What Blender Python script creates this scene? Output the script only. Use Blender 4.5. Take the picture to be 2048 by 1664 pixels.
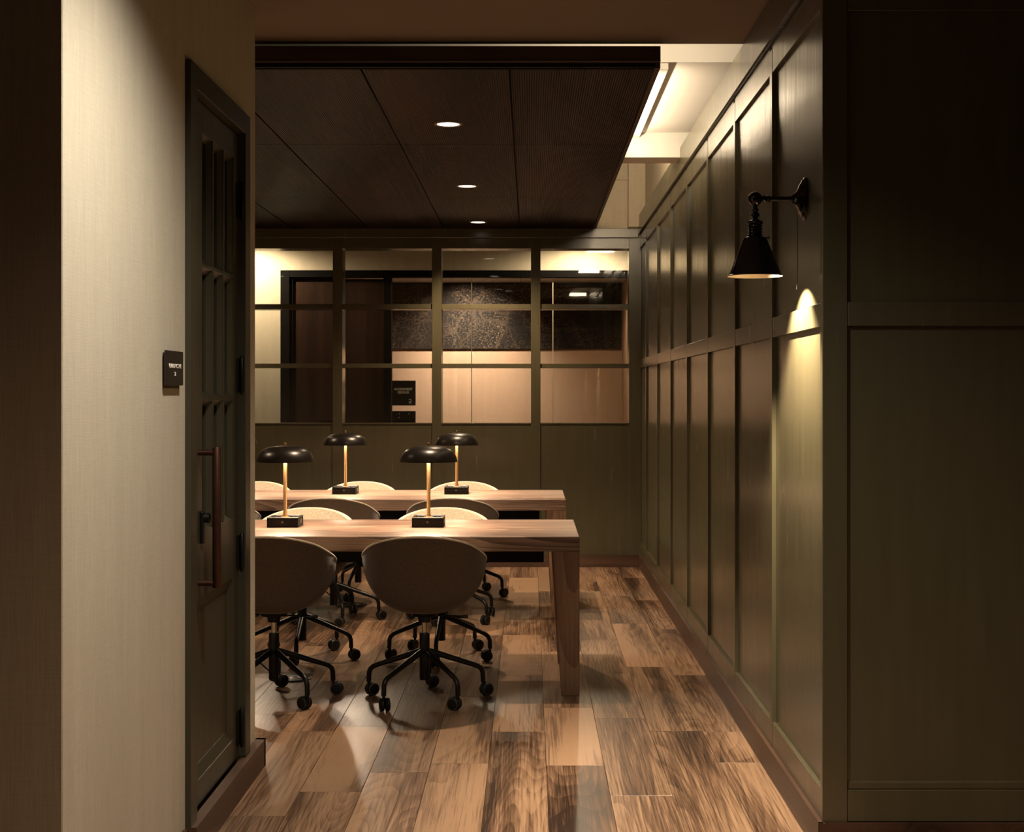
import bpy, bmesh, math, random
from mathutils import Vector, Matrix
random.seed(7)
for o in list(bpy.data.objects):
    bpy.data.objects.remove(o)
SC = bpy.context.scene
COL = SC.collection
PI = math.pi

# ---------------------------------------------------------------- camera
H = 1.4225
cd = bpy.data.cameras.new('camera')
cam = bpy.data.objects.new('camera', cd)
COL.objects.link(cam)
cam.location = (0, 0, H)
cam.rotation_euler = (PI / 2, 0, 0)
cd.sensor_fit = 'HORIZONTAL'
cd.sensor_width = 36
cd.lens = 50
cd.shift_x = -36 / 2048
cd.shift_y = -45 / 2048
cd.clip_start = 0.05
SC.camera = cam
F = 2048 * 50 / 36

# ---------------------------------------------------------------- world, exposure
w = bpy.data.worlds.new('world')
SC.world = w
w.use_nodes = True
w.node_tree.nodes['Background'].inputs[0].default_value = (0.9, 0.7, 0.5, 1)
w.node_tree.nodes['Background'].inputs[1].default_value = 0.008
SC.view_settings.view_transform = 'Standard'
SC.view_settings.look = 'None'
SC.view_settings.exposure = 0.0
SC.view_settings.gamma = 1
SC.view_settings.use_curve_mapping = False

# light powers in one place (watts)
WARM = (1.0, 0.72, 0.47)
LAMPC = (1.0, 0.79, 0.57)
COOLER = (1.0, 0.80, 0.56)
P_ROOM, P_ROOM2, P_HALL, P_LAMP, P_SCONCE, P_LED, P_LED2, P_CORR, P_OFFICE = 205, 120, 185, 30.0, 250, 5, 80, 130, 330
P_FILL = 165
P_SIDE = 11

# ---------------------------------------------------------------- helpers
def link(name, me, mat=None, parent=None, loc=(0, 0, 0), rot=(0, 0, 0)):
    o = bpy.data.objects.new(name, me)
    COL.objects.link(o)
    o.location = loc
    o.rotation_euler = rot
    if parent is not None:
        o.parent = parent
    if mat is not None and me is not None and len(me.materials) == 0:
        me.materials.append(mat)
    return o

def tag(o, label=None, cat=None, group=None, kind=None):
    if label: o['label'] = label
    if cat: o['category'] = cat
    if group: o['group'] = group
    if kind: o['kind'] = kind
    return o

def empty(name, loc=(0, 0, 0), rz=0, parent=None):
    o = bpy.data.objects.new(name, None)
    COL.objects.link(o)
    o.location = loc
    o.rotation_euler = (0, 0, rz)
    o.empty_display_size = 0.1
    if parent: o.parent = parent
    return o

def mesh_from(bm, name, smooth=False, angle=None):
    bmesh.ops.recalc_face_normals(bm, faces=bm.faces)
    me = bpy.data.meshes.new(name)
    bm.to_mesh(me)
    bm.free()
    if smooth:
        for p in me.polygons: p.use_smooth = True
        if angle:
            me.set_sharp_from_angle(angle=math.radians(angle))
    return me

def bm_box(bm, x0, x1, y0, y1, z0, z1):
    vs = [bm.verts.new((x, y, z)) for x in (x0, x1) for y in (y0, y1) for z in (z0, z1)]
    fs = []
    for q in ((0, 1, 3, 2), (4, 6, 7, 5), (0, 4, 5, 1), (2, 3, 7, 6), (0, 2, 6, 4), (1, 5, 7, 3)):
        fs.append(bm.faces.new([vs[i] for i in q]))
    return vs, fs

def box(name, x0, x1, y0, y1, z0, z1, mat, parent=None, bev=0.0, seg=1):
    """one box as a mesh object with its origin at its own centre"""
    c = ((x0 + x1) / 2, (y0 + y1) / 2, (z0 + z1) / 2)
    bm = bmesh.new()
    bm_box(bm, x0 - c[0], x1 - c[0], y0 - c[1], y1 - c[1], z0 - c[2], z1 - c[2])
    if bev > 0:
        bmesh.ops.recalc_face_normals(bm, faces=bm.faces)
        bmesh.ops.bevel(bm, geom=list(bm.edges), offset=bev, segments=seg, affect='EDGES', profile=0.5)
    o = link(name, mesh_from(bm, name), mat, parent, c)
    return o

def multibox(name, boxes, mat, parent=None, origin=(0, 0, 0)):
    bm = bmesh.new()
    ox, oy, oz = origin
    for b in boxes:
        bm_box(bm, b[0] - ox, b[1] - ox, b[2] - oy, b[3] - oy, b[4] - oz, b[5] - oz)
    return link(name, mesh_from(bm, name), mat, parent, origin)

def bm_lathe(bm, prof, n=32, M=Matrix.Identity(4), cap0=False, cap1=False):
    rings = []
    for r, z in prof:
        if r < 1e-6:
            rings.append([bm.verts.new(M @ Vector((0, 0, z)))])
        else:
            rings.append([bm.verts.new(M @ Vector((r * math.cos(2 * PI * k / n), r * math.sin(2 * PI * k / n), z))) for k in range(n)])
    for a, b in zip(rings, rings[1:]):
        for k in range(n):
            k2 = (k + 1) % n
            if len(a) == 1 and len(b) == 1: continue
            if len(a) == 1: bm.faces.new((a[0], b[k], b[k2]))
            elif len(b) == 1: bm.faces.new((a[k], b[0], a[k2]))
            else: bm.faces.new((a[k], b[k], b[k2], a[k2]))
    if cap0 and len(rings[0]) > 1: bm.faces.new(rings[0])
    if cap1 and len(rings[-1]) > 1: bm.faces.new(rings[-1])

def lathe(name, prof, mat, parent=None, n=32, loc=(0, 0, 0), rot=(0, 0, 0), cap0=False, cap1=False, angle=40):
    bm = bmesh.new()
    bm_lathe(bm, prof, n, cap0=cap0, cap1=cap1)
    return link(name, mesh_from(bm, name, True, angle), mat, parent, loc, rot)

def bm_tube(bm, pts, rad, n=10, caps=True, closed=False):
    pts = [Vector(p) for p in pts]
    rads = rad if isinstance(rad, (list, tuple)) else [rad] * len(pts)
    rings = []
    up = None
    m = len(pts)
    for i, p in enumerate(pts):
        if closed: d = pts[(i + 1) % m] - pts[i - 1]
        elif i == 0: d = pts[1] - p
        elif i == m - 1: d = p - pts[i - 1]
        else: d = (pts[i + 1] - p).normalized() + (p - pts[i - 1]).normalized()
        d.normalize()
        if up is None:
            up = Vector((0, 0, 1)) if abs(d.z) < 0.9 else Vector((1, 0, 0))
        s = d.cross(up).normalized()
        up = s.cross(d).normalized()
        rings.append([bm.verts.new(p + rads[i] * (math.cos(2 * PI * k / n) * s + math.sin(2 * PI * k / n) * up)) for k in range(n)])
    rr = list(zip(rings, rings[1:]))
    if closed: rr.append((rings[-1], rings[0]))
    for a, b in rr:
        for k in range(n):
            bm.faces.new((a[k], a[(k + 1) % n], b[(k + 1) % n], b[k]))
    if caps and not closed:
        bm.faces.new(rings[0]); bm.faces.new(rings[-1])

def tube(name, pts, rad, mat, parent=None, n=10, closed=False, loc=(0, 0, 0), rot=(0, 0, 0)):
    bm = bmesh.new()
    bm_tube(bm, pts, rad, n, closed=closed)
    return link(name, mesh_from(bm, name, True, 50), mat, parent, loc, rot)

def copy_tree(o, parent=None):
    c = o.copy()
    COL.objects.link(c)
    c.parent = parent
    for ch in o.children:
        copy_tree(ch, c)
    return c

def text_mesh(name, s, size, mat, parent, loc, rot, sx=1.0, align='CENTER', bold=0.0):
    cu = bpy.data.curves.new(name, 'FONT')
    cu.body = s
    cu.size = size
    cu.align_x = align
    cu.align_y = 'CENTER'
    cu.extrude = 0.0006
    cu.offset = bold
    t = bpy.data.objects.new('tmp', cu)
    COL.objects.link(t)
    bpy.context.view_layer.update()
    me = bpy.data.meshes.new_from_object(t.evaluated_get(bpy.context.evaluated_depsgraph_get()))
    bpy.data.objects.remove(t)
    me.materials.clear()
    o = link(name, me, mat, parent, loc, rot)
    o.scale = (sx, 1, 1)
    return o

def spot(parent, loc, power, color, size_deg, blend, radius, target=None, name='lamp_light'):
    l = bpy.data.lights.new(name, 'SPOT')
    l.energy = power
    l.color = color
    l.spot_size = math.radians(size_deg)
    l.spot_blend = blend
    l.shadow_soft_size = radius
    o = bpy.data.objects.new(name, l)
    COL.objects.link(o)
    o.location = loc
    o.parent = parent
    if target is not None:
        o.rotation_euler = (Vector(target)).to_track_quat('-Z', 'Y').to_euler()
    return o

def point(parent, loc, power, color, radius, name='lamp_light'):
    l = bpy.data.lights.new(name, 'POINT')
    l.energy = power
    l.color = color
    l.shadow_soft_size = radius
    o = bpy.data.objects.new(name, l)
    COL.objects.link(o)
    o.location = loc
    o.parent = parent
    return o

def area(parent, loc, power, color, sx, sy, direction, name='strip_light'):
    l = bpy.data.lights.new(name, 'AREA')
    l.shape = 'RECTANGLE'
    l.size = sx
    l.size_y = sy
    l.energy = power
    l.color = color
    o = bpy.data.objects.new(name, l)
    COL.objects.link(o)
    o.location = loc
    o.parent = parent
    o.rotation_euler = direction
    return o

# ---------------------------------------------------------------- materials
class NT:
    def __init__(s, name):
        s.m = bpy.data.materials.new(name)
        s.m.use_nodes = True
        s.t = s.m.node_tree
        s.b = s.t.nodes['Principled BSDF']
    def n(s, typ, **kw):
        nd = s.t.nodes.new(typ)
        for k, v in kw.items():
            setattr(nd, k, v)
        return nd
    def l(s, a, b):
        s.t.links.new(a, b)
    def put(s, sock, v):
        if isinstance(v, (int, float, tuple, list)): sock.default_value = v
        else: s.l(v, sock)
    def math(s, op, a, b=0.0, clamp=False):
        nd = s.n('ShaderNodeMath', operation=op, use_clamp=clamp)
        s.put(nd.inputs[0], a); s.put(nd.inputs[1], b)
        return nd.outputs[0]
    def noise(s, vec, scale, detail=3, rough=0.5, dist=0.0):
        nd = s.n('ShaderNodeTexNoise')
        s.l(vec, nd.inputs['Vector'])
        nd.inputs['Scale'].default_value = scale
        nd.inputs['Detail'].default_value = detail
        nd.inputs['Roughness'].default_value = rough
        nd.inputs['Distortion'].default_value = dist
        return nd.outputs['Fac']
    def ramp(s, fac, stops):
        nd = s.n('ShaderNodeValToRGB')
        s.l(fac, nd.inputs[0])
        els = nd.color_ramp.elements
        while len(els) < len(stops): els.new(0.5)
        for e, (p, c) in zip(els, stops):
            e.position = p
            e.color = (c[0], c[1], c[2], 1) if isinstance(c, (tuple, list)) else (c, c, c, 1)
        return nd.outputs[0]
    def mix(s, fac, a, b, typ='MIX'):
        nd = s.n('ShaderNodeMix', data_type='RGBA', blend_type=typ)
        s.put(nd.inputs[0], fac)
        for i, v in ((6, a), (7, b)):
            if isinstance(v, tuple): nd.inputs[i].default_value = (v[0], v[1], v[2], 1)
            else: s.l(v, nd.inputs[i])
        return nd.outputs[2]
    def scalev(s, vec, sc):
        nd = s.n('ShaderNodeVectorMath', operation='MULTIPLY')
        s.l(vec, nd.inputs[0]); nd.inputs[1].default_value = sc
        return nd.outputs[0]
    def addv(s, a, b):
        nd = s.n('ShaderNodeVectorMath', operation='ADD')
        s.l(a, nd.inputs[0]); s.l(b, nd.inputs[1])
        return nd.outputs[0]
    def pos(s):
        return s.n('ShaderNodeNewGeometry').outputs['Position']
    def obj(s):
        return s.n('ShaderNodeTexCoord').outputs['Object']
    def rand(s):
        return s.n('ShaderNodeObjectInfo').outputs['Random']
    def bump(s, h, strength, dist=0.01):
        nd = s.n('ShaderNodeBump')
        s.l(h, nd.inputs['Height'])
        nd.inputs['Strength'].default_value = strength
        nd.inputs['Distance'].default_value = dist
        s.l(nd.outputs[0], s.b.inputs['Normal'])
    def set(s, **kw):
        for k, v in kw.items():
            s.put(s.b.inputs[k.replace('_', ' ')], v if not (isinstance(v, tuple) and len(v) == 3) else (*v, 1))
        return s

def simple(name, col, rough=0.5, metal=0.0, var=0.08, sc=40, spec=0.5):
    t = NT(name)
    nz = t.noise(t.obj(), sc, 3)
    f = t.ramp(nz, [(0.3, 1 - var), (0.7, 1 + 0.0)])
    c = t.mix(1.0, (col[0], col[1], col[2]), f, 'MULTIPLY')
    t.set(Base_Color=c, Metallic=metal, Roughness=rough)
    t.b.inputs['Specular IOR Level'].default_value = spec
    return t.m

def paint(name, col, rough=0.34, streak=0.05, coat=0.0):
    """satin paint with fine vertical brush streaks"""
    t = NT(name)
    p = t.pos()
    v = t.scalev(p, (1, 1, 0.02))
    s1 = t.noise(v, 260, 3, 0.6)
    s2 = t.noise(t.scalev(p, (1, 1, 0.08)), 26, 4, 0.55)
    c = t.mix(1.0, col, t.ramp(s2, [(0.25, 0.86), (0.75, 1.0)]), 'MULTIPLY')
    r = t.math('ADD', t.math('MULTIPLY', s2, 0.16), rough - 0.08)
    t.set(Base_Color=c, Roughness=r)
    t.bump(t.math('ADD', s1, t.math('MULTIPLY', s2, 0.6)), streak, 0.004)
    return t.m

def wallpaper(name, col, k=1.0):
    t = NT(name)
    p = t.pos()
    a = t.noise(t.scalev(p, (1, 1, 0.02)), 420, 3, 0.6)
    b = t.noise(t.scalev(p, (0.03, 0.03, 1)), 420, 3, 0.6)
    big = t.noise(t.scalev(p, (1, 1, 0.06)), 14, 4, 0.6)
    wv = t.math('ADD', t.math('MULTIPLY', a, 0.65), t.math('MULTIPLY', b, 0.35))
    c = t.mix(1.0, col, t.ramp(wv, [(0.3, 0.80), (0.7, 1.06)]), 'MULTIPLY')
    c = t.mix(1.0, c, t.ramp(big, [(0.3, 0.93), (0.7, 1.02)]), 'MULTIPLY')
    t.set(Base_Color=c, Roughness=0.82)
    t.b.inputs['Specular IOR Level'].default_value = 0.2
    t.bump(wv, 0.25 * k, 0.002)
    return t.m

def wood(name, dark, mid, light, axis=1, rings=9.0, big=2.2, rough=0.4, contrast=1.0, coat=0.0, fiber=0.5, rand=True, tone=0.35, spec=0.5, stretch=0.13, blotch=1.05):
    """flat-sawn timber: contour lines of a stretched noise give cathedral figure"""
    t = NT(name)
    co = t.obj()
    if rand:
        rd = t.rand()
        cv = t.n('ShaderNodeCombineXYZ')
        t.l(t.math('MULTIPLY', rd, 37.3), cv.inputs[0])
        t.l(t.math('MULTIPLY', rd, 91.7), cv.inputs[1])
        t.l(t.math('MULTIPLY', rd, 17.9), cv.inputs[2])
        co = t.addv(co, cv.outputs[0])
    st = [1, 1, 1]; st[axis] = stretch
    v = t.scalev(co, tuple(st))
    n1 = t.noise(v, big, 0.8, 0.35, 0.2)
    ring = t.math('FRACT', t.math('MULTIPLY', n1, rings))
    ring = t.math('POWER', ring, 1.6)
    st2 = [1, 1, 1]; st2[axis] = 0.02
    fib = t.noise(t.scalev(co, tuple(st2)), 130, 5, 0.7)
    blot = t.noise(v, big * 0.8, 3, 0.55, 0.6)
    fac = t.math('ADD', t.math('MULTIPLY', ring, -0.22 * contrast), t.math('ADD', t.math('MULTIPLY', t.math('SUBTRACT', blot, 0.5), blotch), 0.525))
    fac = t.math('ADD', fac, t.math('MULTIPLY', t.math('SUBTRACT', fib, 0.42), fiber))
    c = t.ramp(fac, [(0.24, dark), (0.46, mid), (0.72, light)])
    if rand and tone > 0:
        tn = t.ramp(t.math('FRACT', t.math('MULTIPLY', rd, 7.13)), [(0.0, 1 - tone), (1.0, 1.0)])
        c = t.mix(1.0, c, tn, 'MULTIPLY')
    t.set(Base_Color=c, Roughness=t.math('ADD', t.math('MULTIPLY', fib, 0.2), rough - 0.1))
    t.b.inputs['Specular IOR Level'].default_value = spec
    t.b.inputs['Coat Weight'].default_value = coat
    t.b.inputs['Coat Roughness'].default_value = 0.2
    t.bump(t.math('ADD', fib, t.math('MULTIPLY', ring, 0.2)), 0.12, 0.003)
    return t.m

def fabric(name, col):
    t = NT(name)
    co = t.obj()
    a = t.noise(t.scalev(co, (1, 1, 0.18)), 420, 3, 0.7)
    b = t.noise(t.scalev(co, (0.18, 0.18, 1)), 420, 3, 0.7)
    wv = t.math('ADD', t.math('MULTIPLY', a, 0.5), t.math('MULTIPLY', b, 0.5))
    c = t.mix(1.0, col, t.ramp(wv, [(0.36, 0.55), (0.62, 1.12)]), 'MULTIPLY')
    t.set(Base_Color=c, Roughness=0.92)
    t.b.inputs['Specular IOR Level'].default_value = 0.15
    t.b.inputs['Sheen Weight'].default_value = 0.25
    t.b.inputs['Sheen Roughness'].default_value = 0.5
    t.bump(wv, 0.5, 0.002)
    return t.m

def emissive(name, col, strength):
    t = NT(name)
    t.set(Base_Color=(0.8, 0.8, 0.8), Emission_Color=col, Emission_Strength=strength)
    return t.m

def glass(name, tint=(0.95, 0.95, 0.93), gloss_rough=0.02, refl=0.09):
    t = NT(name)
    t.t.nodes.remove(t.b)
    out = t.t.nodes['Material Output']
    tr = t.n('ShaderNodeBsdfTransparent'); tr.inputs[0].default_value = (*tint, 1)
    gl = t.n('ShaderNodeBsdfGlossy'); gl.inputs['Roughness'].default_value = gloss_rough
    fr = t.n('ShaderNodeFresnel'); fr.inputs[0].default_value = 1.45
    nz = t.noise(t.pos(), 3, 2)
    f = t.math('ADD', fr.outputs[0], t.math('MULTIPLY', nz, 0.01), True)
    mx = t.n('ShaderNodeMixShader')
    t.l(f, mx.inputs[0]); t.l(tr.outputs[0], mx.inputs[1]); t.l(gl.outputs[0], mx.inputs[2])
    t.l(mx.outputs[0], out.inputs[0])
    return t.m

M = {}
M['green'] = paint('green_paint', (0.080, 0.071, 0.040), 0.24, 0.009)
M['green_dark'] = paint('door_green_paint', (0.046, 0.042, 0.024), 0.42, 0.05)
M['paper'] = wallpaper('beige_wallpaper', (0.61, 0.555, 0.44))
M['paper2'] = wallpaper('far_wallpaper', (0.64, 0.56, 0.42))
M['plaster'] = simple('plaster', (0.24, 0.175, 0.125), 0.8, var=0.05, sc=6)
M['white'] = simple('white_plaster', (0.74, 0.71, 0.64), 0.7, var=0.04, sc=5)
M['copper'] = wallpaper('copper_wallpaper', (0.56, 0.355, 0.23))
M['floor'] = wood('oak_floor', (0.024, 0.0115, 0.007), (0.138, 0.074, 0.042), (0.41, 0.255, 0.155), 1, 34, 3.4, 0.34, 0.46, 0.15, 1.0, True, 0.30, stretch=0.10, blotch=1.6)
M['subfloor'] = simple('subfloor', (0.05, 0.035, 0.025), 0.8)
M['table'] = wood('table_oak', (0.085, 0.048, 0.033), (0.21, 0.128, 0.090), (0.38, 0.265, 0.195), 0, 18, 5.5, 0.38, 1.4, 0.1, 0.5, True, 0.1, stretch=0.09)
M['tableleg'] = wood('table_leg_oak', (0.055, 0.028, 0.016), (0.15, 0.08, 0.045), (0.28, 0.17, 0.10), 2, 14, 5.0, 0.42, 0.8, 0.05, 0.5, True, 0.1, stretch=0.08)
M['base'] = wood('baseboard_oak', (0.022, 0.010, 0.0055), (0.055, 0.026, 0.0145), (0.095, 0.05, 0.029), 1, 6, 5.0, 0.45, 0.6, 0.0, 0.3, False, 0)
M['basex'] = wood('baseboard_oak_x', (0.022, 0.010, 0.0055), (0.055, 0.026, 0.0145), (0.095, 0.05, 0.029), 0, 6, 5.0, 0.45, 0.6, 0.0, 0.3, False, 0)
M['walnut_door'] = wood('walnut_door', (0.007, 0.0028, 0.0013), (0.020, 0.0078, 0.0035), (0.036, 0.015, 0.007), 2, 4, 8.0, 0.6, 0.4, 0.0, 0.6, False, 0, stretch=0.03, spec=0.15)
M['walnut_trim'] = wood('walnut_trim', (0.02, 0.010, 0.006), (0.05, 0.024, 0.014), (0.08, 0.042, 0.024), 0, 4, 5.0, 0.45, 0.4, 0.0, 0.4, False, 0)

def grooved_walnut():
    m = wood('grooved_walnut', (0.006, 0.002, 0.0010), (0.018, 0.0058, 0.0024), (0.050, 0.0165, 0.007), 1, 10, 3.5, 0.42, 0.8, 0.0, 0.2, True, 0.15, stretch=0.14, spec=0.06)
    nt = m.node_tree
    b = nt.nodes['Principled BSDF']
    tc = nt.nodes.new('ShaderNodeTexCoord')
    sx = nt.nodes.new('ShaderNodeSeparateXYZ')
    nt.links.new(tc.outputs['Object'], sx.inputs[0])
    mu = nt.nodes.new('ShaderNodeMath'); mu.operation = 'MULTIPLY'; mu.inputs[1].default_value = 2 * PI / 0.0105
    nt.links.new(sx.outputs[0], mu.inputs[0])
    si = nt.nodes.new('ShaderNodeMath'); si.operation = 'SINE'
    nt.links.new(mu.outputs[0], si.inputs[0])
    gt = nt.nodes.new('ShaderNodeMath'); gt.operation = 'GREATER_THAN'; gt.inputs[1].default_value = 0.72
    nt.links.new(si.outputs[0], gt.inputs[0])
    old = b.inputs['Base Color'].links[0].from_socket
    mx = nt.nodes.new('ShaderNodeMix'); mx.data_type = 'RGBA'; mx.blend_type = 'MIX'
    nt.links.new(gt.outputs[0], mx.inputs[0])
    nt.links.new(old, mx.inputs[6])
    mx.inputs[7].default_value = (0.004, 0.002, 0.0015, 1)
    nt.links.new(mx.outputs[2], b.inputs['Base Color'])
    bp = nt.nodes.new('ShaderNodeBump'); bp.invert = True; bp.inputs['Strength'].default_value = 0.5; bp.inputs['Distance'].default_value = 0.002
    nt.links.new(si.outputs[0], bp.inputs['Height'])
    nt.links.new(bp.outputs[0], b.inputs['Normal'])
    return m
M['grooved'] = grooved_walnut()
M['black'] = simple('black_powdercoat', (0.0045, 0.0042, 0.004), 0.36, 0.0, 0.2, 90, spec=0.35)
M['blackgloss'] = simple('black_enamel', (0.006, 0.005, 0.005), 0.12, 0.0, 0.2, 30)
M['shade'] = simple('bronze_black_shade', (0.011, 0.009, 0.008), 0.30, 0.0, 0.2, 25)
M['shade_in'] = simple('shade_inside_white', (0.70, 0.55, 0.42), 0.6)
M['blackmatte'] = simple('black_matte', (0.005, 0.005, 0.005), 0.7, spec=0.2)
M['framedark'] = simple('dark_frame', (0.003, 0.0025, 0.002), 0.7, spec=0.1)
M['brass'] = simple('brushed_brass', (0.85, 0.55, 0.25), 0.36, 1.0, 0.1, 60)
M['bronze'] = simple('oiled_bronze', (0.085, 0.036, 0.022), 0.42, 0.7, 0.25, 50)
M['iron'] = simple('black_iron', (0.010, 0.009, 0.008), 0.45, 0.5, 0.2, 60)
M['chrome'] = simple('satin_chrome', (0.62, 0.58, 0.52), 0.22, 1.0, 0.1, 80)
M['steel'] = simple('dull_steel', (0.25, 0.23, 0.2), 0.4, 1.0, 0.1, 80)
M['fabric'] = fabric('oatmeal_fabric', (0.50, 0.42, 0.315))
M['fabric_out'] = fabric('taupe_brown_fabric', (0.115, 0.078, 0.052))
M['piping'] = fabric('cream_piping', (0.78, 0.69, 0.55))
M['wheel'] = simple('caster_rubber', (0.006, 0.0055, 0.005), 0.5, var=0.15, spec=0.3)
M['rimgrey'] = simple('caster_rim', (0.10, 0.09, 0.08), 0.4, 0.3)
M['letter'] = simple('sign_lettering', (0.95, 0.90, 0.80), 0.6, var=0.03)
M['signblack'] = simple('sign_plate', (0.012, 0.010, 0.008), 0.4, var=0.1)
M['darkglass'] = simple('dark_pane', (0.004, 0.004, 0.004), 0.05)
M['glass'] = glass('clear_pane')
M['lens'] = emissive('downlight_lens', (1.0, 0.86, 0.66), 5)
M['ledlens'] = emissive('led_strip_lens', (1.0, 0.86, 0.66), 6)
M['ring'] = simple('downlight_trim', (0.32, 0.24, 0.17), 0.4, var=0.05)
M['bulb'] = emissive('lamp_bulb', (1.0, 0.78, 0.5), 12)
M['seam'] = simple('glass_joint', (0.75, 0.6, 0.45), 0.5, var=0.02)

def mural_mat():
    t = NT('mural_print')
    p = t.pos()
    nd = t.n('ShaderNodeTexVoronoi', feature='DISTANCE_TO_EDGE')
    t.l(t.addv(t.scalev(p, (1, 1, 1)), t.scalev(t.n('ShaderNodeTexNoise').outputs['Color'], (0.1, 0.1, 0.1))), nd.inputs['Vector'])
    nd.inputs['Scale'].default_value = 4.2
    lines = t.ramp(nd.outputs['Distance'], [(0.02, 1.0), (0.06, 0.0)])
    speck = t.noise(p, 55, 5, 0.75)
    sp = t.ramp(speck, [(0.5, 0.0), (0.68, 1.0)])
    zone = t.noise(t.scalev(p, (1, 1, 0.6)), 1.6, 2, 0.5, 1.0)
    zn = t.ramp(zone, [(0.36, 0.10), (0.60, 1.0)])
    f = t.math('MULTIPLY', t.math('MAXIMUM', sp, t.math('MULTIPLY', lines, 0.22)), zn)
    c = t.mix(f, (0.010, 0.006, 0.004), (0.30, 0.19, 0.115))
    t.set(Base_Color=c, Roughness=0.7)
    t.b.inputs['Specular IOR Level'].default_value = 0.2
    return t.m
M['mural'] = mural_mat()

# ================================================================ SETTING
YB = 11.66            # room face of the glazed partition
PX = 0.915            # panel face of the right wall
SX = 0.900            # face of its battens and rails
YC = 4.375            # corner of the right wall
ZC = 2.885            # hall ceiling
ZW = 2.775            # underside of the wooden ceiling

# ---- floor: boards laid one by one
floor = box('floor', -5.3, 3.0, -1.5, 17.0, -0.06, -0.010, M['subfloor'])
tag(floor, 'oak plank floor with dark streaky grain running away from the camera', 'floor', kind='structure')
plank_cache = {}
def plank(x0, x1, y0, y1):
    wd, ln = round(x1 - x0 - 0.0012, 4), round(y1 - y0 - 0.0014, 3)
    key = (wd, ln)
    if key not in plank_cache:
        bm = bmesh.new()
        bm_box(bm, -wd / 2, wd / 2, -ln / 2, ln / 2, -0.005, 0.005)
        top = [e for e in bm.edges if all(v.co.z > 0 for v in e.verts)]
        bmesh.ops.recalc_face_normals(bm, faces=bm.faces)
        bmesh.ops.bevel(bm, geom=top, offset=0.0010, segments=1, affect='EDGES')
        me = mesh_from(bm, 'plank')
        me.materials.append(M['floor'])
        plank_cache[key] = me
    o = link('plank', plank_cache[key], None, floor)
    o.location = ((x0 + x1) / 2, (y0 + y1) / 2, -0.005 + 0.035)
    return o
PITCH = 0.2215
pk = random.Random(4)
for k in range(-15, 9):
    x0 = 0.062 + k * PITCH
    x1 = x0 + PITCH
    xc = (x0 + x1) / 2
    spans = [(1.6, YB)]
    if k == 3: x1 = 0.889
    if k == 4: x0 = 0.890
    if xc < -1.07: spans = [(5.44, YB)]
    if x0 > 0.88: spans = [(1.6, 4.36)]
    for ys, ye in spans:
        y = ys - pk.uniform(0.0, 1.0)
        while y < ye - 0.02:
            ln = pk.choice((1.0, 1.2, 1.2, 1.4, 1.4, 0.5))
            a, b = max(y, ys), min(y + ln, ye)
            if b - a > 0.05:
                plank(x0, x1, round(a, 2), round(b, 2))
            y += ln
for c in floor.children:
    c.location.z = -0.005 - floor.location.z
    c.location.x -= floor.location.x
    c.location.y -= floor.location.y

def rel(o, parent):
    """keep a world-built child where it is under a moved parent"""
    o.location = Vector(o.location) - Vector(parent.location)
    return o

def cbox(name, parent, x0, x1, y0, y1, z0, z1, mat, bev=0.0, seg=1):
    o = box(name, x0, x1, y0, y1, z0, z1, mat, parent, bev, seg)
    p = parent
    while p is not None:
        o.location = Vector(o.location) - Vector(p.location)
        p = p.parent
    return o

# ---- right wall (board and batten, side face) and its front face round the corner
wr = multibox('wall_right', [(PX + 0.012, 3.0, YC + 0.012, YB + 0.3, 0, 2.875)], M['green'])
tag(wr, 'olive green panelled wall on the right with battens and rails', 'wall', kind='structure')
seams = [5.29 + 0.957 * k for k in range(7)]
edges = [YC + 0.04] + [None] * 0
BW = 0.052
bounds = []
prev = YC + 0.035
for s in seams:
    bounds.append((prev, s)); prev = s + BW
bounds.append((prev, YB))
for a, b in bounds:
    cbox('panel', wr, PX, PX + 0.012, a - 0.01, b + 0.01, 0.19, 1.64, M['green'])
    cbox('panel', wr, PX, PX + 0.012, a - 0.01, b + 0.01, 1.69, 2.63, M['green'])
    cbox('rail', wr, SX + 0.001, PX + 0.002, a, b, 1.630, 1.704, M['green'], 0.0015)
    cbox('rail', wr, SX + 0.001, PX + 0.002, a, b, 2.615, 2.718, M['green'], 0.0015)
    cbox('rail', wr, SX + 0.001, PX + 0.002, a, b, 0.10, 0.200, M['green'], 0.002)
for s in seams:
    cbox('batten', wr, SX, PX + 0.002, s, s + BW, 0.10, 2.705, M['green'], 0.0015)
cbox('corner_stile', wr, SX, 0.977, YC, YC + 0.038, 0.0, 2.83, M['green'], 0.002)
cbox('cap_rail', wr, SX - 0.016, PX + 0.05, YC + 0.02, YB, 2.728, 2.872, M['green'], 0.0012, 1)
cbox('cap_groove', wr, SX + 0.009, PX + 0.02, YC + 0.03, YB, 2.70, 2.730, M['green'])
# the front face
FX = 0.9778
cbox('front_panel', wr, FX - 0.005, 2.2, YC + 0.014, YC + 0.03, 0.19, 1.645, M['green'])
cbox('front_panel', wr, FX - 0.005, 2.2, YC + 0.014, YC + 0.03, 1.69, 2.63, M['green'])
cbox('front_rail', wr, FX, 2.2, YC, YC + 0.03, 1.630, 1.704, M['green'], 0.002)
cbox('front_rail', wr, FX, 2.2, YC, YC + 0.03, 0.105, 0.2025, M['green'], 0.002)
cbox('front_rail', wr, FX, 2.2, YC, YC + 0.03, 2.600, 2.885, M['green'], 0.002)
cbox('front_moulding', wr, FX, 2.2, YC + 0.006, YC + 0.03, 0.200, 0.228, M['green'], 0.006, 2)
cbox('front_stile', wr, 2.2, 2.28, YC, YC + 0.03, 0.105, 2.885, M['green'], 0.002)
cbox('front_panel', wr, 2.28, 3.0, YC + 0.014, YC + 0.03, 0.105, 2.885, M['green'])
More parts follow.
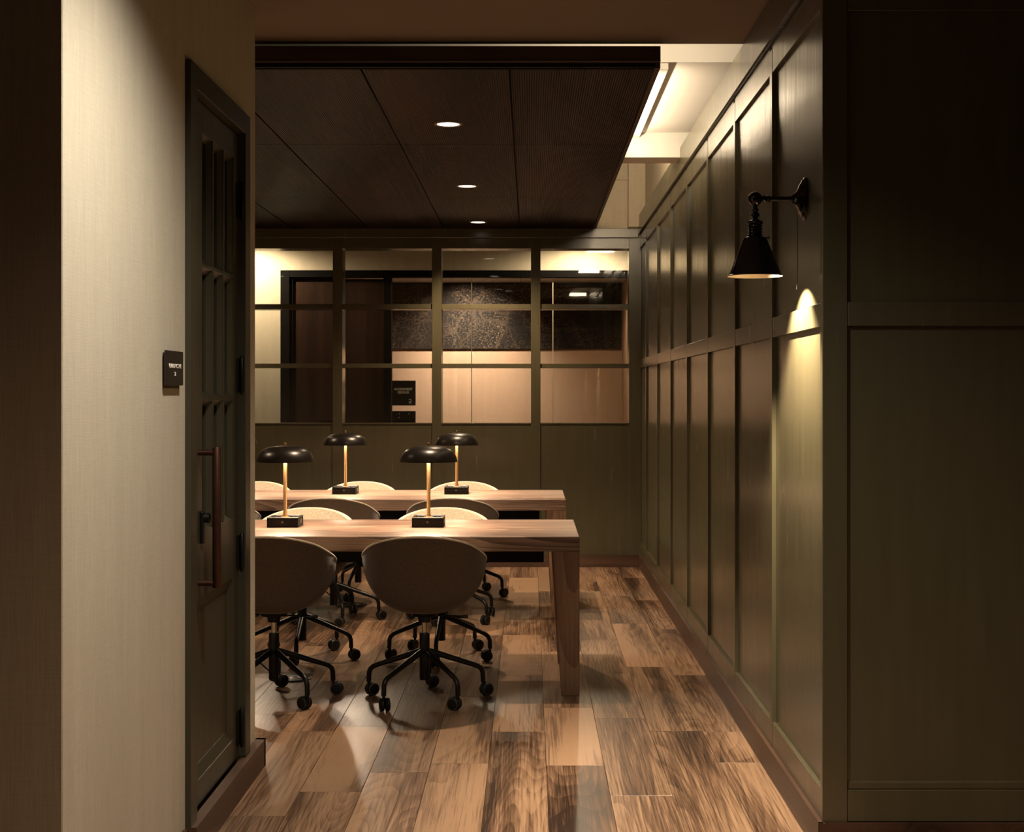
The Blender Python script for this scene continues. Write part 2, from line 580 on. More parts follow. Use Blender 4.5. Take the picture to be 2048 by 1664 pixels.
br = multibox('baseboard_right', [(0.8875, SX + 0.001, YC - 0.012, YB - 0.013, 0.0, 0.104), (0.8875, 3.0, YC - 0.0135, YC - 0.0005, 0.0, 0.104)], M['base'])
tag(br, 'brown oak baseboard along the green panelled wall', 'baseboard', kind='structure')

# ---- left wall, return wall, room behind
LX = -1.048
DY0, DY1, DZ = 4.395, 5.165, 2.375      # door opening
wl = multibox('wall_left', [(LX - 0.12, LX, 3.19, DY0, 0, 2.9), (LX - 0.12, LX, DY1, 5.42, 0, 2.9), (LX - 0.12, LX, DY0, DY1, DZ, 2.9)], M['paper'])
tag(wl, 'beige woven wallpaper wall on the left around the green door', 'wall', kind='structure')
wn = multibox('wall_near', [(-3.2, LX - 0.001, 3.185, 3.30, 0, 2.9)], M['paper'])
tag(wn, 'unlit wallpapered return wall at the far left edge', 'wall', kind='structure')
wi = multibox('wall_inner', [(-5.3, LX - 0.12, 5.30, 5.42, 0, 2.9), (-1.9, -1.8, 3.3, 5.3, 0, 2.9)], M['paper'])
tag(wi, 'beige wall hidden behind the left wall, closing off the meeting room', 'wall', kind='structure')
wo = multibox('wall_outer', [(-5.4, -5.3, 5.3, 17.0, 0, 3.5)], M['paper2'])
tag(wo, 'far beige side wall of the meeting room, out of view', 'wall', kind='structure')
bl = multibox('baseboard_left', [(LX + 0.0005, -1.012, 4.318, 5.445, 0.0, 0.104), (-1.18, -1.012, 5.4205, 5.445, 0.0, 0.104), (LX + 0.0005, LX + 0.013, 3.19, 4.30, 0.0, 0.104)], M['base'])
tag(bl, 'brown oak baseboard running under the green door', 'baseboard', kind='structure')

# ---- ceilings
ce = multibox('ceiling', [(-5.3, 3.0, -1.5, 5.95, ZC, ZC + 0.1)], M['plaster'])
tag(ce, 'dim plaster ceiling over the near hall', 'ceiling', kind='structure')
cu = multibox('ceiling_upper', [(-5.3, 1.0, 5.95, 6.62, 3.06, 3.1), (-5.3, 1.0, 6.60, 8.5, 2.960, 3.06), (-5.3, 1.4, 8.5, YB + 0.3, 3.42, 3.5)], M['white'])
tag(cu, 'white coffered ceiling seen above the wooden ceiling beside the green wall', 'ceiling', kind='structure')
cbox('edge_beam', cu, 0.30, 0.645, 6.62, 8.385, 2.930, 2.965, M['white'], 0.002)
cbox('cross_beam', cu, -5.3, 1.0, 8.38, 8.60, 2.813, 3.42, M['white'], 0.002)
cbox('ceiling_return', cu, -5.3, 1.0, 5.935, 5.949, 2.886, 3.06, M['white'])
wu = multibox('wall_upper', [(0.935, 1.4, 8.6, YB, 2.87, 3.42), (-5.3, 0.86, YB + 0.0, YB + 0.2, 2.776, 3.42)], M['paper2'])
tag(wu, 'lit beige wall rising above the green wall and partition', 'wall', kind='structure')
cbox('ledge', wu, 0.2, 0.80, YB - 0.035, YB, 3.17, 3.20, M['paper2'])
cbox('pilaster', wu, 0.80, 0.935, YB - 0.12, YB + 0.2, 2.776, 3.42, M['paper2'])

# wooden ceiling raft
cw = empty('ceiling_wood')
tag(cw, 'dark grooved walnut panel ceiling with three downlights over the tables', 'ceiling', kind='structure')
xs = [0.520, -0.085, -0.705, -1.325, -1.945, -2.565, -3.185, -3.805]
ysplit = [5.935, 7.72, 9.84, YB]
pcache = {}
for i in range(len(xs) - 1):
    for j in range(3):
        a, b = xs[i + 1] + 0.003, xs[i] - 0.003
        box('wood_panel', a, b, ysplit[j] + (0.002 if j else 0), ysplit[j + 1] - 0.002, ZW, ZW + 0.022, M['grooved'], cw, 0.0015)
box('raft_backing', -3.805, 0.50, 5.95, YB, ZW + 0.026, ZW + 0.055, M['blackmatte'], cw)
box('edge_trim', 0.522, 0.541, 5.90, YB, ZW - 0.004, ZW + 0.055, M['walnut_trim'], cw, 0.002)
box('fascia', -3.805, 0.541, 5.89, 5.915, ZW + 0.020, 2.862, M['walnut_trim'], cw, 0.002)
box('fascia_shadow_gap', -3.805, 0.535, 5.908, 5.932, ZW + 0.004, ZW + 0.05, M['blackmatte'], cw)
box('fascia_lip', -3.805, 0.541, 5.886, 5.90, ZW + 0.022, ZW + 0.029, M['walnut_trim'], cw, 0.001)

# ---- glazed partition at the back
wb = empty('wall_back', (0, YB, 0))
tag(wb, 'olive green glazed partition across the back of the room', 'wall', kind='structure')
mull = [0.047 - 0.8125 * k for k in range(7)]
MW = 0.039
TH = 0.20
xr0 = 0.812
cbox('end_stile', wb, xr0, PX, YB, YB + TH, 0.0, 2.775, M['green'], 0.002)
for m in mull:
    cbox('mullion', wb, m - MW, m + MW, YB, YB + TH, 0.0, 2.775, M['green'], 0.002)
bays = [(mull[0] + MW, xr0)] + [(mull[i + 1] + MW, mull[i] - MW) for i in range(6)]
for i, (a, b) in enumerate(bays):
    cbox('lower_panel', wb, a, b, YB + 0.008, YB + TH, 0.0, 1.177, M['green'])
    cbox('frieze_panel', wb, a, b, YB + 0.006, YB + TH, 2.612, 2.775, M['green'])
    wn_ = empty('window_%d' % (i + 1), ((a + b) / 2, YB, 1.177))
    tag(wn_, ['three-pane partition window beside the green wall', 'partition window over the right-hand rear table lamp',
              'partition window in front of the black sign', 'partition window before the dark wooden door',
              'partition window left of the dark wooden door', 'partition window hidden by the left wall', 'last partition window far to the left'][i], 'window', kind='structure')
    cbox('sill', wn_, a, b, YB + 0.004, YB + TH, 1.172, 1.180, M['green'])
    for z0, z1 in ((2.115, 2.156), (1.632, 1.668)):
        cbox('muntin', wn_, a, b, YB + 0.012, YB + TH - 0.01, z0, z1, M['green'], 0.002)
    for z0, z1 in ((1.180, 1.632), (1.668, 2.115), (2.156, 2.612)):
        cbox('pane', wn_, a, b, YB + 0.10, YB + 0.104, z0, z1, M['glass'])
cbox('cap_rail', wb, -5.3, SX - 0.012, YB - 0.03, YB + 0.02, 2.697, 2.774, M['green'], 0.003, 2)
bb = multibox('baseboard_back', [(-5.3, 0.887, YB - 0.013, YB - 0.0005, 0.0, 0.1)], M['basex'])
tag(bb, 'brown baseboard below the green partition', 'baseboard', kind='structure')

# ---- corridor and office beyond the partition
YF = 13.8
wf = multibox('wall_far', [(-5.3, -2.417, YF, YF + 0.12, 0, 3.0), (-2.417, 1.6, YF, YF + 0.12, 2.616, 3.0), (0.955, 1.6, YF, YF + 0.12, 0, 2.616)], M['paper2'])
tag(wf, 'lit beige wallpaper wall of the corridor behind the partition', 'wall', kind='structure')
cc = multibox('ceiling_corridor', [(-5.3, 1.7, YB + 0.2, YF + 0.12, 2.92, 3.0)], M['white'])
tag(cc, 'white ceiling of the corridor behind the partition', 'ceiling', kind='structure')
we = multibox('wall_end', [(1.6, 1.7, YB + 0.2, 17.0, 0, 3.0)], M['paper2'])
tag(we, 'end wall of the corridor behind the partition', 'wall', kind='structure')
# dark door with frame
d2 = empty('door_2', (-1.88, YF, 0))
tag(d2, 'dark wooden office door in a black frame behind the partition', 'door', kind='structure')
cbox('frame', d2, -2.417, -2.33, YF - 0.03, YF + 0.1, 0, 2.616, M['framedark'], 0.003)
cbox('frame', d2, -1.42, -1.344, YF - 0.03, YF + 0.1, 0, 2.548, M['framedark'], 0.003)
cbox('frame', d2, -2.33, -1.344, YF - 0.03, YF + 0.1, 2.548, 2.616, M['framedark'], 0.003)
cbox('stop', d2, -2.33, -2.30, YF - 0.005, YF + 0.02, 0, 2.53, M['framedark'])
lf = cbox('leaf', d2, -2.30, -1.421, YF + 0.02, YF + 0.065, 0.01, 2.535, M['walnut_door'], 0.002)
hd = cbox('handle', lf, -1.50, -1.47, YF - 0.03, YF + 0.02, 1.19, 1.24, M['blackgloss'], 0.004)
hd.location = Vector((-1.485, YF - 0.005, 1.19)) - Vector((-1.88, YF, 0)) - Vector(lf.location)
# office glazing
wg = empty('window_8', (-0.2, YF, 0))
tag(wg, 'black-framed office glazing with thin upright glass joints behind the partition', 'window', kind='structure')
cbox('head_frame', wg, -1.344, 0.955, YF - 0.02, YF + 0.1, 2.548, 2.616, M['framedark'], 0.003)
cbox('sill_frame', wg, -1.344, 0.955, YF - 0.02, YF + 0.1, 0.0, 0.06, M['framedark'], 0.003)
gx = [-1.344, -0.568, 0.223, 0.955]
for a, b in zip(gx, gx[1:]):
    cbox('pane', wg, a + 0.004, b - 0.004, YF + 0.04, YF + 0.05, 0.06, 2.548, M['glass'])
for x in gx[1:3]:
    cbox('joint', wg, x - 0.004, x + 0.004, YF + 0.038, YF + 0.052, 0.06, 2.548, M['seam'])
# office
YO = 15.9
wof = multibox('wall_office', [(-5.3, 1.6, YO, YO + 0.1, 0, 3.0), (1.03, 1.12, YF + 0.12, YO, 0, 3.0), (-1.9, -1.8, YF + 0.12, YO, 0, 3.0)], M['copper'])
tag(wof, 'warm copper-toned office wall below the dark mural', 'wall', kind='structure')
co_ = empty('ceiling_office', (0, 14.9, 2.66))
tag(co_, 'light tiled ceiling strip of the office behind the glazing', 'ceiling', kind='structure')
for i in range(5):
    for j in range(3):
        x0 = -1.8 + i * 0.566
        cbox('tile', co_, x0 + 0.003, x0 + 0.563, YF + 0.125 + j * 0.66, YF + 0.78 + j * 0.66, 2.66, 2.68, M['white'])
mu = multibox('wall_mural', [(-1.79, 1.015, YO - 0.03, YO - 0.001, 1.9225, 2.655)], M['mural'])
tag(mu, 'wide dark patterned mural high on the copper office wall', 'mural')

# ================================================================ DOOR ON THE LEFT
d1 = empty('door_1', (LX, (DY0 + DY1) / 2, 0))
tag(d1, 'dark green nine-light door with a bronze pull in the left wall', 'door', kind='structure')
G = M['green_dark']
CF = -1.030                      # casing face
cbox('casing', d1, LX - 0.01, CF, 4.32, 4.405, 0.0, 2.440, G, 0.002)
cbox('casing', d1, LX - 0.01, CF, 5.155, 5.24, 0.105, 2.440, G, 0.002)
cbox('casing', d1, LX - 0.01, CF, 4.404, 5.156, 2.365, 2.440, G, 0.002)
for y0, y1 in ((DY0, DY0 + 0.015), (DY1 - 0.015, DY1)):
    cbox('jamb', d1, LX - 0.11, LX - 0.008, y0, y1, 0.0, DZ, G)
cbox('jamb', d1, LX - 0.11, LX - 0.008, DY0, DY1, DZ - 0.015, DZ, G)
LF = -1.058                      # leaf face
LB = LF - 0.045
ly0, ly1 = DY0 + 0.017, DY1 - 0.017
lz0, lz1 = 0.106, DZ - 0.018
colsY = [(4.592, 4.742), (4.760, 4.910), (4.926, 5.076)]
rowsZ = [(1.845, 2.265), (1.412, 1.832), (0.978, 1.398)]
leaf = cbox('leaf', d1, LB, LB + 0.012, ly0, ly1, lz0, lz1, G)
def lbox(name, y0, y1, z0, z1, x0=LB, x1=LF, bev=0.0015, mat=G, parent=leaf):
    return cbox(name, parent, x0, x1, y0, y1, z0, z1, mat, bev)
lbox('stile', ly0, colsY[0][0], 0.978, lz1)
lbox('stile', ly0, 4.480, lz0, 0.978)
lbox('stile', colsY[2][1], ly1, lz0, lz1)
lbox('rail', colsY[0][0], colsY[2][1], rowsZ[0][1], lz1)
lbox('rail', 4.480, colsY[2][1], 0.765, rowsZ[2][0])
lbox('rail', 4.480, colsY[2][1], lz0, 0.190)
for zc in ((1.832, 1.845), (1.398, 1.412)):
    lbox('muntin', colsY[0][0], colsY[2][1], zc[0], zc[1])
for a, b in ((colsY[0][1], colsY[1][0]), (colsY[1][1], colsY[2][0])):
    for z0, z1 in rowsZ:
        lbox('muntin', a, b, z0, z1)
def bevel_frame(name, y0, y1, z0, z1, wdt, xf, xb, mat, parent):
    """sloping glazing bead round an opening: outer edge at xf, inner edge at xb"""
    bm = bmesh.new()
    o = [bm.verts.new((xf, y, z)) for y, z in ((y0, z0), (y1, z0), (y1, z1), (y0, z1))]
    i = [bm.verts.new((xb, y, z)) for y, z in ((y0 + wdt, z0 + wdt), (y1 - wdt, z0 + wdt), (y1 - wdt, z1 - wdt), (y0 + wdt, z1 - wdt))]
    ob = [bm.verts.new((LB + 0.011, v.co.y, v.co.z)) for v in o]
    ib = [bm.verts.new((LB + 0.011, v.co.y, v.co.z)) for v in i]
    for k in range(4):
        k2 = (k + 1) % 4
        bm.faces.new((o[k], o[k2], i[k2], i[k])); bm.faces.new((i[k], i[k2], ib[k2], ib[k]))
        bm.faces.new((o[k], ob[k], ob[k2], o[k2])); bm.faces.new((ob[k], ib[k], ib[k2], ob[k2]))
    ob_ = link(name, mesh_from(bm, name), mat, parent)
    ob_.location = -Vector(parent.location) - Vector(parent.parent.location)
    return ob_
for (a, b) in colsY:
    for (z0, z1) in rowsZ:
        bevel_frame('glazing_bead', a, b, z0, z1, 0.016, LF - 0.004, LF - 0.020, G, leaf)
        lbox('pane', a + 0.014, b - 0.014, z0 + 0.014, z1 - 0.014, LB + 0.010, LB + 0.016, 0, M['darkglass'])
bevel_frame('panel_moulding', 4.480, colsY[2][1], 0.190, 0.765, 0.036, LF - 0.002, LF - 0.016, G, leaf)
lbox('lower_panel', 4.5165, 5.0395, 0.2265, 0.7285, LB + 0.010, LF - 0.019, 0.0)
# pull handle
hy, hx = 4.533, -0.998
ph = empty('pull_handle', (0, 0, 0), 0, d1)
ph.location = Vector((LF, hy, 1.03)) - Vector(d1.location)
ph['label'] = 'long bronze pull bar'
bpy.data.objects.remove(ph)
pull = lathe('pull_handle', [(0.0, -0.224), (0.0125, -0.224), (0.0138, -0.222), (0.0138, 0.222), (0.0125, 0.224), (0.0, 0.224)], M['bronze'], d1, 24,
             Vector((hx, hy, 1.027)) - Vector(d1.location))
pull['label'] = 'long bronze pull bar'
for z in (0.207, -0.209):
    st = lathe('standoff', [(0.0, 0.0), (0.0095, 0.0), (0.0095, 0.062), (0.0, 0.062)], M['bronze'], pull, 20, (LF - hx, 0, z), (0, PI / 2, 0))
lk = cbox('lock', d1, LF, LF + 0.012, 4.555, 4.590, 0.940, 1.045, M['iron'], 0.005, 2)
cy = lathe('thumb_turn', [(0.0, 0.0), (0.016, 0.0), (0.016, 0.018), (0.010, 0.024), (0.0, 0.024)], M['iron'], lk, 20, (0.004, 0, 0.03), (0, PI / 2, 0))
for z in (2.12, 1.49, 0.85, 0.215):
    hg = cbox('hinge', d1, LF - 0.002, LF + 0.006, 5.118, 5.160, z - 0.060, z + 0.060, M['iron'], 0.001)
    lathe('hinge_knuckle', [(0, -0.07), (0.005, -0.07), (0.007, -0.064), (0.0085, -0.062), (0.0085, 0.062), (0.007, 0.064), (0.005, 0.07), (0, 0.07)], M['iron'], hg, 14, (0.012, 0.016, 0))

# sign on the left wall
sy, sz = 4.044, 1.445
sg = empty('wall_sign', (LX, sy + 0.095, 1.495))
tag(sg, 'small black room sign with white lettering beside the green door', 'sign')
cbox('back_plate', sg, LX, LX + 0.008, sy + 0.014, sy + 0.170, 1.438, 1.540, M['bronze'])
cbox('plate', sg, LX + 0.008, LX + 0.016, sy, sy + 0.188, 1.446, 1.546, M['signblack'], 0.001)
rot = (PI / 2, 0, PI / 2)
text_mesh('lettering', 'IUBOYCTIE', 0.0165, M['letter'], sg, (0.0164, -0.002, 0.007), rot, 1.70, bold=0.0004)
text_mesh('lettering', '2', 0.015, M['letter'], sg, (0.0164, -0.002, -0.016), rot, 2.0, bold=0.0003)

# signs in the corridor
sg2 = empty('wall_sign', (-1.227, YF - 0.02, 1.429))
tag(sg2, 'square black office sign with two lines of white lettering on the glazing', 'sign')
cbox('plate', sg2, -1.340, -1.112, YF + 0.022, YF + 0.036, 1.306, 1.548, M['signblack'], 0.002)
text_mesh('lettering', 'ACOKINEGY', 0.031, M['letter'], sg2, (-0.005, 0.0413, 0.035), (PI / 2, 0, 0), 1.0, bold=0.0012)
text_mesh('lettering', 'GIKNUS', 0.031, M['letter'], sg2, (-0.005, 0.0413, 0.003), (PI / 2, 0, 0), 1.0, bold=0.0012)
text_mesh('emblem', 'C', 0.038, M['letter'], sg2, (0.062, 0.0415, -0.073), (PI / 2, PI, 0), 1.0, bold=0.001)
cbox('emblem_bar', sg2, -1.177, -1.152, YF + 0.021, YF + 0.0225, 1.328, 1.335, M['letter'])
cr = empty('card_reader', (-1.227, YF, 1.18))
tag(cr, 'black control plate with tiny lights under the office sign', 'card reader')
cbox('plate', cr, -1.340, -1.112, YF + 0.022, YF + 0.036, 1.10, 1.252, M['blackmatte'], 0.002)
for x, z in ((-1.270, 1.225), (-1.178, 1.225), (-1.272, 1.190)):
    cbox('indicator', cr, x - 0.004, x + 0.004, YF + 0.020, YF + 0.023, z - 0.004, z + 0.004, M['letter'])

# ================================================================ DOWNLIGHTS AND STRIPS
def downlight(loc, label, power, size=120, blend=0.8, ring=0.070, group=None, color=WARM):
    t = empty('downlight', loc)
    tag(t, label, 'ceiling light', group)
    lathe('trim_ring', [(ring - 0.016, 0.002), (ring - 0.012, -0.004), (ring, -0.003), (ring + 0.001, 0.001)], M['ring'], t, 36)
    lathe('lens', [(0.0, -0.001), (ring - 0.013, -0.001)], M['lens'], t, 32)
    spot(t, (0, 0, -0.012), power, color, size, blend, 0.03)
    return t
for y, lb in ((7.136, 'nearest of the three round downlights in the walnut ceiling'), (9.27, 'middle of the three round downlights in the walnut ceiling'),
              (11.22, 'farthest downlight in the walnut ceiling, just before the partition')):
    downlight((-0.41, y, ZW), lb, P_ROOM, group='downlights over the tables')
for y, wd in ((7.136, 'nearest'), (9.27, 'middle'), (11.22, 'farthest')):
    downlight((-2.89, y, ZW), wd + ' downlight of the second row, hidden behind the left wall', P_ROOM2, group='downlights over the tables')
downlight((-0.30, 3.27, ZC), 'round downlight in the hall ceiling above the frame', P_HALL, 136, 0.8, group='hall downlights', color=(1.0, 0.89, 0.74))
downlight((1.0, 1.9, ZC), 'unseen fill light added in the hall ceiling behind the viewer', P_FILL, 140, 0.9, group='hall downlights', color=(1.0, 0.63, 0.37))  # added warm fill for the green front face and the return wall
for x, lb in ((-2.75, 'corridor downlight left of the dark office door'), (0.50, 'corridor downlight in front of the office glazing')):
    downlight((x, YF - 0.42, 2.92), lb, P_CORR * (1.0 if x < 0 else 0.6), 172, 0.5, group='corridor downlights', color=COOLER)
ol = downlight((-0.70, YO - 0.75, 2.66), 'office downlight washing the wall below the mural', P_OFFICE, 104, 1.0, group='office downlights', color=(1.0, 0.88, 0.74))
[c for c in ol.children if c.type == 'LIGHT'][0].rotation_euler = Vector((0, 0.75, -0.92)).to_track_quat('-Z', 'Y').to_euler()
downlight((0.62, YO - 1.1, 2.66), 'dim unseen fill light added in the office near the right end of the mural', P_OFFICE * 0.16, 150, 0.9, group='office downlights', color=COOLER)  # added fill, brightens the office wall behind the right-hand panes

led = box('led_strip', 0.15, 0.86, 5.950, 5.962, 2.912, 2.960, M['ring'])
tag(led, 'slim cove light strip hidden above the end of the hall ceiling', 'light strip')
area(led, (0, 0.008, 0.0), P_LED, COOLER, 0.70, 0.045, (math.radians(92), 0, 0))
led2 = box('led_strip', 0.10, 0.88, 8.601, 8.613, 2.90, 2.92, M['ring'])
tag(led2, 'slim cove light strip hidden behind the white cross beam', 'light strip')
area(led2, (0, 0.008, 0.0), P_LED2, COOLER, 0.76, 0.014, (math.radians(160), 0, 0))
led3 = box('led_strip', 0.505, 0.520, 6.70, 8.30, ZW + 0.055, ZW + 0.065, M['ring'])
tag(led3, 'slim light strip on top of the right edge of the walnut ceiling', 'light strip')
area(led3, (0.012, 0, 0.008), P_SIDE, COOLER, 0.014, 1.58, (0, math.radians(-105), 0))

# ================================================================ FURNITURE
def table(loc, label):
    """origin at the right front corner on the floor; runs to -x"""
    L, D, T = 2.94, 0.905, 0.071
    t = empty('communal_table', loc)
    tag(t, label, 'table', 'long oak work tables')
    box('tabletop', -L, 0, 0, D, 0.75 - T, 0.75, M['table'], t, 0.003)
    def leg(sx, y0, y1):
        bm = bmesh.new()
        for s in (0,):
            pts = []
            w0, w1 = 0.125, 0.086
            zt = 0.75 - T
            xo = 0 if sx > 0 else -L
            for z, wd in ((zt, w0), (0.0, w1)):
                for y in (y0, y1):
                    pts.append((xo, y, z)); pts.append((xo - sx * wd, y, z))
        v = [bm.verts.new(p) for p in pts]
        for q in ((0, 1, 3, 2), (4, 6, 7, 5), (0, 4, 5, 1), (2, 3, 7, 6), (0, 2, 6, 4), (1, 5, 7, 3)):
            bm.faces.new([v[i] for i in q])
        bmesh.ops.recalc_face_normals(bm, faces=bm.faces)
        bmesh.ops.bevel(bm, geom=list(bm.edges), offset=0.002, segments=1, affect='EDGES')
        link('leg', mesh_from(bm, 'leg'), M['tableleg'], t)
    for sx in (1, -1):
        leg(sx, 0.0, 0.10); leg(sx, D - 0.10, D)
    tr = box('cable_tray', -L + 0.18, -0.165, 0.34, 0.56, 0.588, 0.75 - T, M['blackmatte'], t, 0.002)
    return t
table((0.233, 6.687, 0), 'nearer long oak table with thick edge and tapered legs')
table((0.228, 9.02, 0), 'farther long oak table close to the green partition')

# ---- swivel chair
def interp(tab, x):
    n = len(tab)
    for i in range(n - 1):
        a, b = tab[i], tab[i + 1]
        if x <= b[0] or i == n - 2:
            p0 = tab[i - 1] if i > 0 else (2 * a[0] - b[0], b[1])
            p3 = tab[i + 2] if i + 2 < n else (2 * b[0] - a[0], a[1])
            h = b[0] - a[0]
            m0 = (b[1] - p0[1]) / (b[0] - p0[0]) * h
            m1 = (p3[1] - a[1]) / (p3[0] - a[0]) * h
            f = (x - a[0]) / h
            return (2*f**3-3*f*f+1)*a[1] + (f**3-2*f*f+f)*m0 + (-2*f**3+3*f*f)*b[1] + (f**3-f*f)*m1
HT = [(0, .782), (25, .774), (50, .742), (72, .692), (95, .648), (118, .608), (140, .550), (160, .485), (180, .468)]
def rim(th, off=0.0):
    d = abs(math.degrees(th))
    s, c = math.sin(th), math.cos(th)
    ax = 0.287 - off
    ay = (0.255 if c > 0 else 0.235) - off
    n = 2.25
    r = (abs(s / ax) ** n + abs(c / ay) ** n) ** (-1 / n)
    return r, interp(HT, d)
def shell_pt(th, t, off):
    r, h = rim(th, off)
    zb = 0.400 + off * 0.9
    a = t * PI / 2
    s = math.sin(a) ** 0.80
    p = (1 - math.cos(a)) ** 1.0
    back = max(0.0, math.cos(th))
    x = r * math.sin(th) * s
    y = -r * math.cos(th) * s
    y -= 0.03 * back * p * p          # the back leans outward
    return Vector((x, y, zb + (h - zb) * p))
def make_shell(inner):
    """outer bucket with its rim, or the lining inside it"""
    N, T = 56, 16
    bm = bmesh.new()
    off = 0.020 if inner else 0.0
    c = bm.verts.new(shell_pt(0, 0, off))
    rings = [[c]]
    for j in range(1, T + 1):
        rings.append([bm.verts.new(shell_pt(-PI + 2 * PI * k / N, j / T, off)) for k in range(N)])
    for k in range(N):
        bm.faces.new((c, rings[1][k], rings[1][(k + 1) % N]))
    for j in range(1, T):
        for k in range(N):
            bm.faces.new((rings[j][k], rings[j + 1][k], rings[j + 1][(k + 1) % N], rings[j][(k + 1) % N]))
    if inner:
        lip = [bm.verts.new(shell_pt(-PI + 2 * PI * k / N, 1.0, 0.006)) for k in range(N)]
    else:
        lip = [bm.verts.new(shell_pt(-PI + 2 * PI * k / N, 1.0, 0.006) + Vector((0, 0, -0.001))) for k in range(N)]
    for k in range(N):
        bm.faces.new((rings[-1][k], lip[k], lip[(k + 1) % N], rings[-1][(k + 1) % N]))
    return mesh_from(bm, 'lining' if inner else 'shell', True, 60)
def make_chair():
    t = empty('swivel_chair')
    sh_ = link('shell', make_shell(False), M['fabric_out'], t)
    link('lining', make_shell(True), M['fabric'], t)
    N = 72
    for off, r in ((0.001, 0.0050), (0.0125, 0.0050)):
        tube('piping', [shell_pt(-PI + 2 * PI * k / N, 1.0, off) + Vector((0, 0, 0.001)) for k in range(N)], r, M['piping'], t, 6, True)
    # seat cushion
    bm = bmesh.new()
    K = 44
    edge = []
    for k in range(K):
        th = -PI + 2 * PI * k / K
        lo, hi = 0.0, 1.0
        zt = min(0.468, rim(th)[1] - 0.006)
        for _ in range(24):
            md = (lo + hi) / 2
            if shell_pt(th, md, 0.021).z < zt: lo = md
            else: hi = md
        edge.append(shell_pt(th, lo, 0.021))
    cen = Vector((0, 0, 0))
    rings = []
    for f, dz in ((1.0, -0.004), (0.985, 0.006), (0.94, 0.012), (0.8, 0.016), (0.4, 0.018)):
        rings.append([bm.verts.new((e.x * f, e.y * f, 0.468 * (1 - 0.3 * f) + e.z * 0.3 * f + dz)) for e in edge])
    top = bm.verts.new((0, 0, 0.486)); bot = bm.verts.new((0, 0, 0.435))
    for A, B in zip(rings, rings[1:]):
        for k in range(K):
            bm.faces.new((A[k], A[(k + 1) % K], B[(k + 1) % K], B[k]))
    for k in range(K):
        bm.faces.new((rings[-1][k], rings[-1][(k + 1) % K], top))
        bm.faces.new((rings[0][(k + 1) % K], rings[0][k], bot))
    link('seat_cushion', mesh_from(bm, 'seat_cushion', True, 60), M['fabric'], t)
    lathe('seat_plate', [(0, 0.402), (0.065, 0.402), (0.060, 0.392), (0.033, 0.388), (0.028, 0.362), (0, 0.362)], M['black'], t, 24)
    lathe('gas_lift', [(0, 0.365), (0.0125, 0.365), (0.0125, 0.300), (0, 0.300)], M['chrome'], t, 18)
    lathe('column', [(0, 0.312), (0.022, 0.312), (0.024, 0.308), (0.024, 0.098), (0.022, 0.094), (0, 0.094)], M['black'], t, 22)
    tube('lever', [(0.03, 0.0, 0.388), (0.10, 0.02, 0.388), (0.16, 0.03, 0.380), (0.20, 0.035, 0.380)], [0.004, 0.004, 0.006, 0.007], M['black'], t, 8)
    lg = None
    for k in range(5):
        ang = PI / 2 + 2 * PI * k / 5
        if lg is None:
            pts = [(0.015, 0, 0.228), (0.06, 0, 0.212), (0.235, 0, 0.150), (0.258, 0, 0.141), (0.274, 0, 0.128), (0.281, 0, 0.110), (0.283, 0, 0.066)]
            lg = tube('leg', pts, [0.014, 0.0145, 0.0115, 0.0115, 0.0115, 0.0115, 0.0115], M['black'], t, 10, rot=(0, 0, ang))
            lm = lg.data
            cs = None
        else:
            lg = link('leg', lm, None, t, rot=(0, 0, ang))
        if cs is None:
            bm = bmesh.new()
            bm_tube(bm, [(0, 0, 0.068), (0, 0, 0.045)], 0.007, 10)
            bm_tube(bm, [(0.0, 0, 0.050), (0.018, 0, 0.034)], [0.010, 0.011], 8)
            cm = mesh_from(bm, 'caster', True, 40); cm.materials.append(M['black'])
            bm = bmesh.new()
            for s in (-1, 1):
                Mx = Matrix.Translation((0.018, s * 0.013, 0.030)) @ Matrix.Rotation(PI / 2, 4, 'X')
                bm_lathe(bm, [(0, -0.009), (0.020, -0.010), (0.026, -0.008), (0.030, -0.004), (0.030, 0.004), (0.026, 0.008), (0.020, 0.010), (0, 0.009)], 20, Mx)
            wm = mesh_from(bm, 'caster_wheel', True, 40); wm.materials.append(M['wheel'])
            bm = bmesh.new()
            for s in (-1, 1):
                Mx = Matrix.Translation((0.018, s * 0.013, 0.030)) @ Matrix.Rotation(PI / 2, 4, 'X')
                for e in (-1, 1):
                    bm_lathe(bm, [(0.0245, e * 0.0092), (0.0270, e * 0.0088)], 20, Mx)
            rm = mesh_from(bm, 'wheel_rim'); rm.materials.append(M['rimgrey'])
            cs = True
        sw = random.uniform(-PI, PI)
        for nm, me in (('caster', cm), ('caster_wheel', wm), ('wheel_rim', rm)):
            c = link(nm, me, None, lg, (0.283, 0, 0), (0, 0, sw))
    return t
proto = make_chair()
